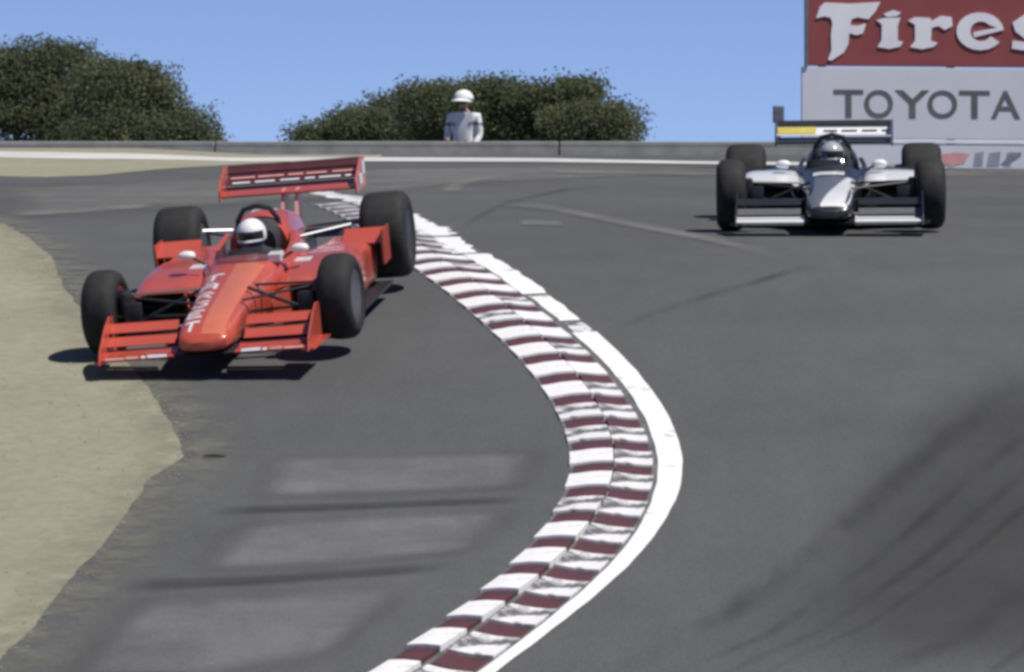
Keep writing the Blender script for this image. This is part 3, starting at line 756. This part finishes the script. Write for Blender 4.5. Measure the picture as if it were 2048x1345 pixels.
def racing_car(label, pal, steer):
    root = tag(empty('racing_car'), label, 'racing car', 'open-wheel racing cars')
    ch = loft(NOSE, 44, 60).build('nose', pal['nose'], root)
    # cockpit surround: a U-shaped tub open at the top
    M = MB(); rs = []
    keys = [(.93, .300, .04, .515), (1.10, .33, .04, .565), (1.45, .345, .04, .60), (1.85, .33, .04, .65)]
    for t in np.linspace(.93, 1.85, 16):
        hw, zb, zt = catmull(keys, t); zc, hh = (zb + zt) / 2, (zt - zb) / 2
        op = 48 + 10 * math.sin(math.pi * (t - .93) / .92)
        an = [R(90 - op - (360 - 2 * op) * k / 30) for k in range(31)]
        out = [(hw * sgnpow(math.cos(a), 2 / 3), float(t), zc + hh * sgnpow(math.sin(a), 2 / 3)) for a in an]
        inn = [((hw - .045) * sgnpow(math.cos(a), 2 / 3), float(t), zc + .03 + (hh - .05) * sgnpow(math.sin(a), 2 / 3)) for a in an]
        rs.append(out + inn[::-1])
    M.rings(rs); tub = M.build('cockpit_surround', pal['tub'], root)
    M = MB()
    for t in (.0, .018):
        pass
    an = [R(20 + 140 * k / 14) for k in range(15)]
    M.rings([[(.21 * math.cos(a), .93 - .14 * math.sin(a) + dy,   .50 + dz - .02 * (1 - math.sin(a))) for a in an] for dy, dz in ((0, 0), (.035, .055), (.07, .095))], False, False, closed=False)
    M.build('windscreen', 'screen_plastic', tub)
    M = MB(); aero_keys = [(1.62, .15, .40, .63), (1.72, .17, .40, .69), (1.86, .18, .40, .70)]
    loft(aero_keys, 24, 8, 3).build('headrest', 'suit_black', tub)
    M = MB(); M.tube([(.17, 1.80, .55), (.155, 1.78, .68), (.10, 1.77, .765), (0, 1.765, .79), (-.10, 1.77, .765), (-.155, 1.78, .68), (-.17, 1.80, .55)], .02, 10)
    M.build('roll_hoop', 'carbon', root)
    M = MB()
    M.tube([(.14, 1.18, .44), (.10, 1.15, .50), (0, 1.14, .52), (-.10, 1.15, .50), (-.14, 1.18, .44), (-.09, 1.19, .38), (.09, 1.19, .38), (.14, 1.18, .44)], .014, 8)
    M.build('steering_wheel', 'carbon', root)
    for s_ in (-1, 1):
        m_ = empty('mirror', root)
        M = MB(); ellipsoid(M, (s_ * .43, 1.02, .545), .07, .045, .04); M.build('mirror_housing', pal['mirror'], m_)
        M = MB(); M.tube([(s_ * .29, .99, .48), (s_ * .39, 1.01, .535)], .011, 8); M.build('mirror_stalk', 'carbon', m_)
        M = MB(); M.lathe = None; M.box(s_ * .43 - .05, s_ * .43 + .05, 1.058, 1.066, .52, .57); M.build('mirror_glass', 'mirror_glass', m_, smooth=False)
    # engine cover and gearbox
    ec = loft([(1.74, .23, .10, .69), (1.86, .25, .10, .725), (2.1, .235, .10, .715), (2.45, .21, .10, .67), (2.85, .17, .12, .60), (3.2, .12, .15, .53), (3.42, .06, .20, .46)], 36, 40, 2.4).build('engine_cover', pal['cover'], root)
    for y0 in (1.98, 2.14):
        z_ = .702 - (y0 - 1.98) * .12
        for xa in (.02, -.08):
            M = MB(); M.box(xa, xa + .06, y0, y0 + .08, z_ - .06, z_ + .016)
            M.build('decal', 'white_paint', ec, smooth=False, bevel=.004)
    M = MB(); M.box(-.16, .16, 2.5, 3.5, .10, .34); M.build('gearbox', 'carbon', root, bevel=.03)
    # sidepods with open inlets
    for s_ in (-1, 1):
        sp = [(.60, .255, .055, .345), (.68, .265, .048, .36), (1.1, .272, .045, .415), (1.6, .272, .045, .42), (2.0, .25, .045, .40), (2.28, .22, .05, .40), (2.46, .19, .06, .41)]
        sp = [(k_[0], k_[1], k_[2], k_[3] + pal.get('pod_dz', 0)) for k_ in sp]
        M = MB(); rs = []
        for t in np.linspace(.60, 2.46, 32):
            hw, zb, zt = catmull(sp, t); rs.append(ring_at(float(t), hw, zb, zt, 5, 36, s_ * (.54 + .05 * float(sstep(1.9, 2.46, t)))))
        c0 = Vector((s_ * .54, .60, .20 + pal.get('pod_dz', 0) / 2))
        def shr(f_, y_): return [tuple(Vector((c0.x + (p[0] - c0.x) * f_, y_, c0.z + (p[2] - c0.z) * f_))) for p in rs[0]]
        M.rings([shr(.91, .82), shr(.91, .62), shr(.95, .592)] + rs, False, True)
        pod = M.build('sidepod', pal['pod'], root)
        if pal.get('pod_low'):
            pod.data.materials.append(MATS[pal['pod_low']])
            for p_ in pod.data.polygons:
                if p_.center.z < .355 or p_.center.y > 1.35: p_.material_index = 1
        M = MB(); M.rings([shr(.915, .80), shr(.915, .82)]); M.build('radiator', 'radiator', pod)
        M = MB()
        for k in range(4): M.box(s_ * .54 - .21, s_ * .54 + .21, .72, .77, .10 + k * .06, .108 + k * .06)
        M.build('inlet_vane', 'carbon', pod, smooth=False)
        # kick-up ahead of the rear wheel
        M = MB(); aero(M, s_ * .72 - .16, s_ * .72 + .16, 2.16, .385, .26, R(20), .09, .06); M.box(s_ * .885 - .008, s_ * .885 + .008, 2.12, 2.46, .22, .485)
        M.build('kick_up', pal.get('pod_low') or pal['pod'], pod)
        if pal.get('patch'):
            M = MB(); M.box(s_ * .40 - .06, s_ * .40 + .06, 1.22, 1.40, .30, .4245); M.build('decal', pal['patch'], pod, smooth=False, bevel=.004)
        M = MB(); M.rings([[(s_ * .27, y_, z_), (s_ * x_, y_, z_), (s_ * x_, y_, z_ + .02), (s_ * .27, y_, z_ + .02)] for y_, x_, z_ in ((.35, .30, .03), (.62, .60, .03), (.85, .86, .03), (2.42, .90, .03))]); M.build('floor_edge', 'carbon', pod, smooth=False)
        # turning vane beside the nose
        M = MB(); M.rings([[(s_ * x_, y_, z0_), (s_ * (x_ + .012), y_, z0_), (s_ * (x_ + .012), y_, z1_), (s_ * x_, y_, z1_)] for x_, y_, z0_, z1_ in ((.30, .28, .08, .26), (.34, .45, .06, .32), (.40, .64, .06, .33))]); M.build('turning_vane', pal['vane'], root)
    M = MB(); M.box(-.30, .30, .3, 2.5, .025, .045); M.build('undertray', 'carbon', root, smooth=False)
    # front wing
    fw = empty('front_wing', root); fw.location = (0, .14, .012)
    M = MB(); sw = pal['span']; aero(M, -.22, .22, -1.08, .095, .27, R(5), .07, .05); M.build('wing_centre', pal['fw_mid'], fw)
    for s_ in (-1, 1):
        a, b_ = sorted((s_ * .222, s_ * sw))
        M = MB(); aero(M, a, b_, -1.10, .10, .30, pal['fw_ang'], pal['thick'], .07); M.build('main_plane', pal['fw_main'], fw)
    for s_ in (-1, 1):
        a, b_ = sorted((s_ * .25, s_ * (sw - .005)))
        M = MB(); aero(M, a, b_, -.84, .155, .14, R(20), .11, .08); M.build('flap', pal['fw_flap'], fw)
        M = MB(); aero(M, a, b_, -.70, .232, .12, R(26), .11, .08); M.build('flap', pal['fw_flap2'], fw)
        M = MB()
        pr = [(-1.14, .072), (-.50, .072), (-.50, .33), (-.62, .345), (-.80, .30), (-1.08, .16)]
        M.rings([[(s_ * (sw + .01) - s_ * t_, y_, z_) for y_, z_ in pr] for t_ in (0, .014)]); ep_ = M.build('end_plate', pal['fw_end'], fw, smooth=False, bevel=.004)
        M = MB(); M.rings([[(s_ * x_, y_, .078), (s_ * x_, y_, .09)] [:2] + [(s_ * (x_ - .09), y_, .09), (s_ * (x_ - .09), y_, .078)] for y_, x_ in ((-1.12, sw + .045), (-.52, sw + .075))]); M.build('foot_plate', pal['fw_end'], fw, smooth=False)
        xq = .27; rf = random.Random(9)  # broken pale strips paint the highlight along the wing's leading edge
        while pal['fw_glint'] and xq < sw - .1:
            L = rf.choice((.03, .05, .09, .14)); hh_ = rf.uniform(.012, .026); xa, xb = s_ * xq, s_ * min(xq + L, sw - .03)
            M = MB(); M.add([(xa, -1.102, .10), (xb, -1.102, .10), (xb, -1.089, .10 + hh_), (xa, -1.090, .10 + hh_ * .85)], [(0, 1, 2, 3)])
            M.build('letter_or_glint', pal['fw_glint'] if rf.random() < .6 else 'pink_print', fw); xq += L + rf.uniform(.012, .03)
    # rear wing
    rw = empty('rear_wing', root)
    M = MB(); aero(M, -.535, .535, 3.30, .675, .28, R(8), .11, .08); M.build('main_plane', pal['rw_main'], rw)
    M = MB(); aero(M, -.535, .535, 3.50, .735, .16, R(32), .09, .10); M.build('flap', pal['rw_flap'], rw)
    M = MB(); aero(M, -.535, .535, 3.62, .815, .08, R(45), .09, .08); M.build('flap', pal['rw_flap2'], rw)
    for s_ in (-1, 1):
        M = MB(); pr = [(3.24, .635), (3.74, .635), (3.76, .865), (3.58, .88), (3.36, .80), (3.25, .73)]
        M.rings([[(s_ * (.538 + t_), y_, z_) for y_, z_ in pr] for t_ in (0, .015)]); M.build('end_plate', pal['rw_end'], rw, smooth=False, bevel=.004)
        M = MB(); M.rings([[(s_ * .055 - .012, y_, z_), (s_ * .055 + .012, y_, z_), (s_ * .055 + .012, y_ + .26, z_), (s_ * .055 - .012, y_ + .26, z_)] for y_, z_ in ((3.12, .34), (3.36, .69))]); M.build('wing_pillar', pal['rw_pillar'], rw, smooth=False)
    M = MB(); aero(M, -.44, .44, 3.34, .30, .18, R(14), .10, .08); M.build('lower_plane', pal['rw_low'], rw)
    # print on the rear wing: broken bands of illegible lettering
    rr = random.Random(5)
    def wing_print(y_, z_, chord, ang, u0, u1, x0, x1, mat, dash):
        x = x0; ca, sa = math.cos(ang), math.sin(ang)
        while x < x1:
            M = MB()
            L = dash * rr.uniform(.6, 1.4) if dash else x1 - x
            xe = min(x + L, x1); vs_ = []
            for u in (u0, (u0 + u1) / 2, u1):
                v = -.10 * 4 * u * (1 - u) + .058 * 1.0
                v = max(v, -.02) + .02
                for xx in (x, xe): vs_.append((xx, y_ + chord * (u * ca - v * sa), z_ + chord * (u * sa + v * ca)))
            M.add(vs_, [(0, 1, 3, 2), (2, 3, 5, 4)]); x = xe + (rr.uniform(.02, .045) if dash else 9)
            M.build('print', mat, rw)
    for args in pal['rw_print']: wing_print(*args)
    # suspension
    for s_ in (-1, 1):
        for (yi, zi, yo, zo, r_) in ((-.22, .37, -.03, .43, .013), (.30, .40, .03, .43, .013), (-.20, .15, -.03, .17, .014), (.34, .13, .03, .17, .014)):
            M = MB(); M.tube([(s_ * .18, yi, zi), (s_ * .76, yo, zo)], r_ * 1.25, 8, .6); M.build('wishbone', 'carbon', root)
        M = MB(); M.tube([(s_ * .18, .06, .42), (s_ * .72, .0, .19)], .014, 8); M.build('push_rod', 'carbon', root)
        M = MB(); M.tube([(s_ * .18, -.14, .27), (s_ * .76, -.10, .29)], .011, 8); M.build('track_rod', 'carbon', root)
        M = MB(); M.box(s_ * .715 - .035, s_ * .715 + .035, -.09, .11, .14, .46); M.build('upright', 'carbon', root, bevel=.02)
        M = MB(); M.rings([[(s_ * .64 + dx * q_, -.20 + dy, .31 + dz * q_) for dx, dz in ((-.06, -.09), (.06, -.09), (.06, .09), (-.06, .09))] for dy, q_ in ((0, 1), (.16, .8))]); M.build('brake_duct', 'carbon', root, bevel=.012)
        for (yi, zi, yo, zo) in ((2.55, .42, 2.86, .47), (3.25, .40, 2.94, .47), (2.50, .14, 2.86, .17), (3.3, .14, 2.94, .17)):
            M = MB(); M.tube([(s_ * .14, yi, zi), (s_ * .66, yo, zo)], .019, 8, .6); M.build('wishbone', pal['rear_arm'], root)
        wheel(root, s_ * .87, 0, .315, .255, .19, s_, steer); wheel(root, s_ * .815, WB, .338, .37, .19, s_)
    return root, ch, tub

def place(root, fl, rl, roll, steer=0):
    """stand the car with its left wheels on the ground points fl and rl"""
    a = Vector((*fl, g1(*fl))); c_ = Vector((*rl, g1(*rl)))
    b_ = (c_ - a).normalized(); r0 = Vector((b_.y, -b_.x, 0)).normalized(); z0 = r0.cross(b_)
    r_ = r0 * math.cos(roll) + z0 * math.sin(roll); n_ = r_.cross(b_)
    org = a + r_ * .87 + n_ * .004
    m_ = Matrix.Identity(4)
    for k, v in enumerate((r_, b_, n_)):
        for q in range(3): m_[q][k] = v[q]
    m_.translation = org
    root.matrix_world = m_
    return m_

def driver(label, mtx, suit, helmet, band_mat, yaw):
    """driver seated in the cockpit, hands on the steering wheel"""
    J = [(0, 1.62, .16, .15, .12), (0, 1.60, .34, .16, .12), (0, 1.56, .48, .16, .10), (0, 1.52, .56, .07, .07), (0, 1.47, .63, .065, .07), (0, 1.45, .70, .07, .08),
         (.17, 1.52, .49, .065, .065), (.235, 1.34, .40, .045, .045), (.15, 1.20, .49, .035, .035), (.13, 1.165, .52, .035, .028),
         (-.17, 1.52, .49, .065, .065), (-.235, 1.34, .40, .045, .045), (-.15, 1.20, .49, .035, .035), (-.13, 1.165, .52, .035, .028),
         (.10, 1.50, .13, .09, .08), (.11, 1.05, .30, .07, .07), (.10, .62, .17, .05, .05), (-.10, 1.50, .13, .09, .08), (-.11, 1.05, .30, .07, .07), (-.10, .62, .17, .05, .05)]
    J = [(j[0], j[1], j[2] * .89) + j[3:] for j in J]
    Bn = [(0, 1), (1, 2), (2, 3), (3, 4), (4, 5), (2, 6), (6, 7), (7, 8), (8, 9), (2, 10), (10, 11), (11, 12), (12, 13), (0, 14), (14, 15), (15, 16), (0, 17), (17, 18), (18, 19)]
    def pick(c_): return 1 if (c_.y < 1.21 and c_.z > .38 and abs(c_.x) > .08) else 0
    o = skin_body('person', J, Bn, pick, [suit, 'glove'])
    tag(o, label, 'person'); o.matrix_world = mtx
    # helmet shell, open at the eyes
    hc = Vector((0, 1.455, .615)); n_, m_ = 36, 22
    def hp(th, ph, s_=1.0):
        x = .112 * math.sin(th) * math.cos(ph); y = .138 * math.sin(th) * math.sin(ph); z = .124 * math.cos(th)
        if z < -.03: y = y * 1.0 - (.018 if y < 0 else 0)
        v = Vector((x, y, z)) * s_; v.rotate(Matrix.Rotation(yaw, 3, 'Z')); return hc + v
    M = MB(); vs_ = [hp(R(1 + 139 * i_ / m_), 2 * math.pi * k / n_) for i_ in range(m_ + 1) for k in range(n_)]; fs = []
    for i_ in range(m_):
        for k in range(n_):
            th = 1 + 139 * (i_ + .5) / m_; ph = math.degrees(2 * math.pi * (k + .5) / n_)
            if 76 < th < 101 and 200 < ph < 340: continue
            fs.append((i_ * n_ + k, i_ * n_ + (k + 1) % n_, (i_ + 1) * n_ + (k + 1) % n_, (i_ + 1) * n_ + k))
    M.add(vs_, fs); h_ = M.build('helmet', helmet, o, sharp=60)
    M = MB(); vs_, fs = [], []
    for i_ in range(7):
        for k in range(25): vs_.append(hp(R(73 + 31 * i_ / 6), R(197 + 146 * k / 24), 1.012))
    for i_ in range(6):
        for k in range(24): fs.append((i_ * 25 + k, i_ * 25 + k + 1, (i_ + 1) * 25 + k + 1, (i_ + 1) * 25 + k))
    M.add(vs_, fs); M.build('visor', 'visor', h_)
    M = MB(); vs_, fs = [], []
    for i_ in range(4):
        for k in range(n_): vs_.append(hp(R(108 + 24 * i_ / 3), 2 * math.pi * k / n_, 1.008))
    for i_ in range(3):
        for k in range(n_): fs.append((i_ * n_ + k, i_ * n_ + (k + 1) % n_, (i_ + 1) * n_ + (k + 1) % n_, (i_ + 1) * n_ + k))
    M.add(vs_, fs); M.build('chin_band', band_mat, h_)
    return o

red = dict(nose='red_paint', tub='red_paint', mirror='white_paint', cover='red_paint', pod='red_paint', vane='red_paint', patch='white_paint',
           fw_main='red_paint', fw_flap='red_paint', fw_flap2='red_paint', fw_mid='carbon', fw_end='red_paint', fw_glint='white_paint', span=.755, thick=.11, fw_ang=R(5),
           rw_main='red_paint', rw_flap='shaded_red_paint', rw_flap2='shaded_red_paint', rw_end='red_paint', rw_pillar='pink_print', rw_low='carbon', rear_arm='steel',
           rw_print=[(3.50, .735, .16, R(32), .05, .22, -.48, .5, 'white_paint', .13), (3.50, .735, .16, R(32), .5, .62, -.5, .5, 'pink_print', .2)])
fl = G(222, 712); rl = G(364, 583)
car, nose_o, tub_o = racing_car('red open-wheel racing car with white lettered nose on the run-off left of the kerb', red, R(-4))
mt = place(car, fl, rl, R(3.9))
# livery of the red car: white capitals down the nose, sunlight painted as orange on the right flank, white patches
for k, chh in enumerate('TARGET'):
    q = []
    y0 = .52 - k * .245; sc_ = .031 - .0015 * k
    for r_i, row in enumerate(FONT[chh].split()):
        for c_i, bit in enumerate(row):
            if bit == '1':
                xa = -.135 + .006 * k + (c_i - 2.5) * sc_ * .92
                q.append((xa, xa + sc_ * .95, y0 - (r_i + 1) * .036, y0 - r_i * .036))
    on_nose('letter_or_glint', q, 'white_paint', nose_o)
qo = []
for k in range(16):
    y0 = .78 - k * .107; y1 = max(y0 - .108, -.955)
    hw = catmull(NOSE, y1)[0]
    qo.append((-.015 - .0 * k, hw * .93, y1, y0))
on_nose('sunlit_flank', qo, 'red_paint_sunlit', nose_o, .003)
M = MB(); M.box(.20, .30, .90, 1.06, .47, .532); M.build('decal', 'white_paint', tub_o, smooth=False, bevel=.004)
M = MB(); M.box(.554, .559, 3.40, 3.54, .68, .76); M.build('decal', 'white_paint', car, smooth=False)
M = MB(); M.box(.554, .559, 3.58, 3.70, .74, .84); M.build('decal', 'white_paint', car, smooth=False)
driver('driver in white helmet and dark suit sitting in the red racing car', mt, 'suit_black', 'helmet_white', 'helmet_blue', R(-8))

wht = dict(pod_dz=.06, pod_low='black_paint', nose='black_paint', tub='black_paint', mirror='white_paint', cover='black_paint', pod='white_paint', vane='black_paint', patch=None,
           fw_main='white_paint', fw_flap='grey_paint', fw_flap2='black_paint', fw_mid='black_paint', fw_end='black_paint', fw_glint=None, span=.80, thick=.18, fw_ang=R(8),
           rw_main='black_paint', rw_flap='white_paint', rw_flap2='black_paint', rw_end='black_paint', rw_pillar='carbon', rw_low='grey_paint', rear_arm='carbon',
           rw_print=[(3.50, .735, .16, R(32), .15, .85, -.53, -.17, 'yellow_paint', 0), (3.50, .735, .16, R(32), .42, .56, -.1, .5, 'black_paint', .12)])
fl2 = G(1463, 463); cdir = Vector((at_depth(1666, 460, 48).x, 48)).normalized()
rl2 = (fl2[0] + cdir.x * WB + .03, fl2[1] + cdir.y * WB)
car2, nose2, tub2 = racing_car('white and black open-wheel racing car cresting the hill right of the kerb', wht, R(3))
mt2 = place(car2, fl2, rl2, R(0.3))
qo, qw = [], []
for k in range(17):
    y0 = .42 - k * .080; hw = catmull(NOSE, max(y0 - .081, -.955))[0]
    xr = .14 - .0135 * k
    qo.append((-hw * .9, xr, max(y0 - .081, -.955), y0)); qw.append((xr, hw * .9, max(y0 - .081, -.955), y0))
on_nose('grey_flank', qo, 'grey_paint', nose2, .003)
on_nose('white_flank', qw, 'white_paint', nose2, .003)
on_nose('decal', [(-.16, .12, .52, .70)], 'white_paint', nose2, .003)
driver('driver in pale grey helmet sitting in the white and black racing car', mt2, 'suit_black', 'helmet_grey', 'suit_black', R(0))

# a scrap of rubber on the run-off
dx, dy = G(428, 917)
M = MB(); M.tube([(-.07, -.02, .014), (-.02, .01, .018), (.03, .0, .016), (.075, .03, .012)], [.008, .014, .012, .006], 7, .6)
db = M.build('rubber_scrap', 'tyre_rubber'); db.location = (dx, dy, g1(dx, dy))
tag(db, 'small dark scrap of rubber lying beside the tip of the sand', 'debris')

# loose stones on the sand and spilled over its edge
rp = random.Random(31); M = MB()
edge = [(x, y) for x, y in near]
def stone(x, y, r_):
    z = g1(x, y) + .006; a = rp.uniform(0, 6.28); t = [(x + r_ * rp.uniform(.7, 1.3) * math.cos(a + k * 1.257), y + r_ * rp.uniform(.7, 1.3) * math.sin(a + k * 1.257), z - .002) for k in range(5)]
    top = (x + rp.uniform(-.3, .3) * r_, y + rp.uniform(-.3, .3) * r_, z + r_ * rp.uniform(.5, .9))
    M.add(t + [top], [(k, (k + 1) % 5, 5) for k in range(5)])
for k in range(1500):
    i = rp.randrange(len(edge) - 1); t = rp.random()
    x = edge[i][0] + (edge[i + 1][0] - edge[i][0]) * t; y = edge[i][1] + (edge[i + 1][1] - edge[i][1]) * t
    if k < 900: x += -abs(rp.gauss(0, 1.1)) + .05; y += rp.uniform(-.3, .3)
    else: x += rp.gauss(.0, .06); y += rp.uniform(-.25, .25)
    stone(x, y, rp.choice((.005, .006, .008, .010, .014)) * rp.uniform(.7, 1.2))
st = M.build('gravel', 'sand', smooth=False); st.data.materials.clear(); st.data.materials.append(MATS['sand_stone'])
tag(st, 'loose stones scattered over the sand and its edge', kind='stuff')
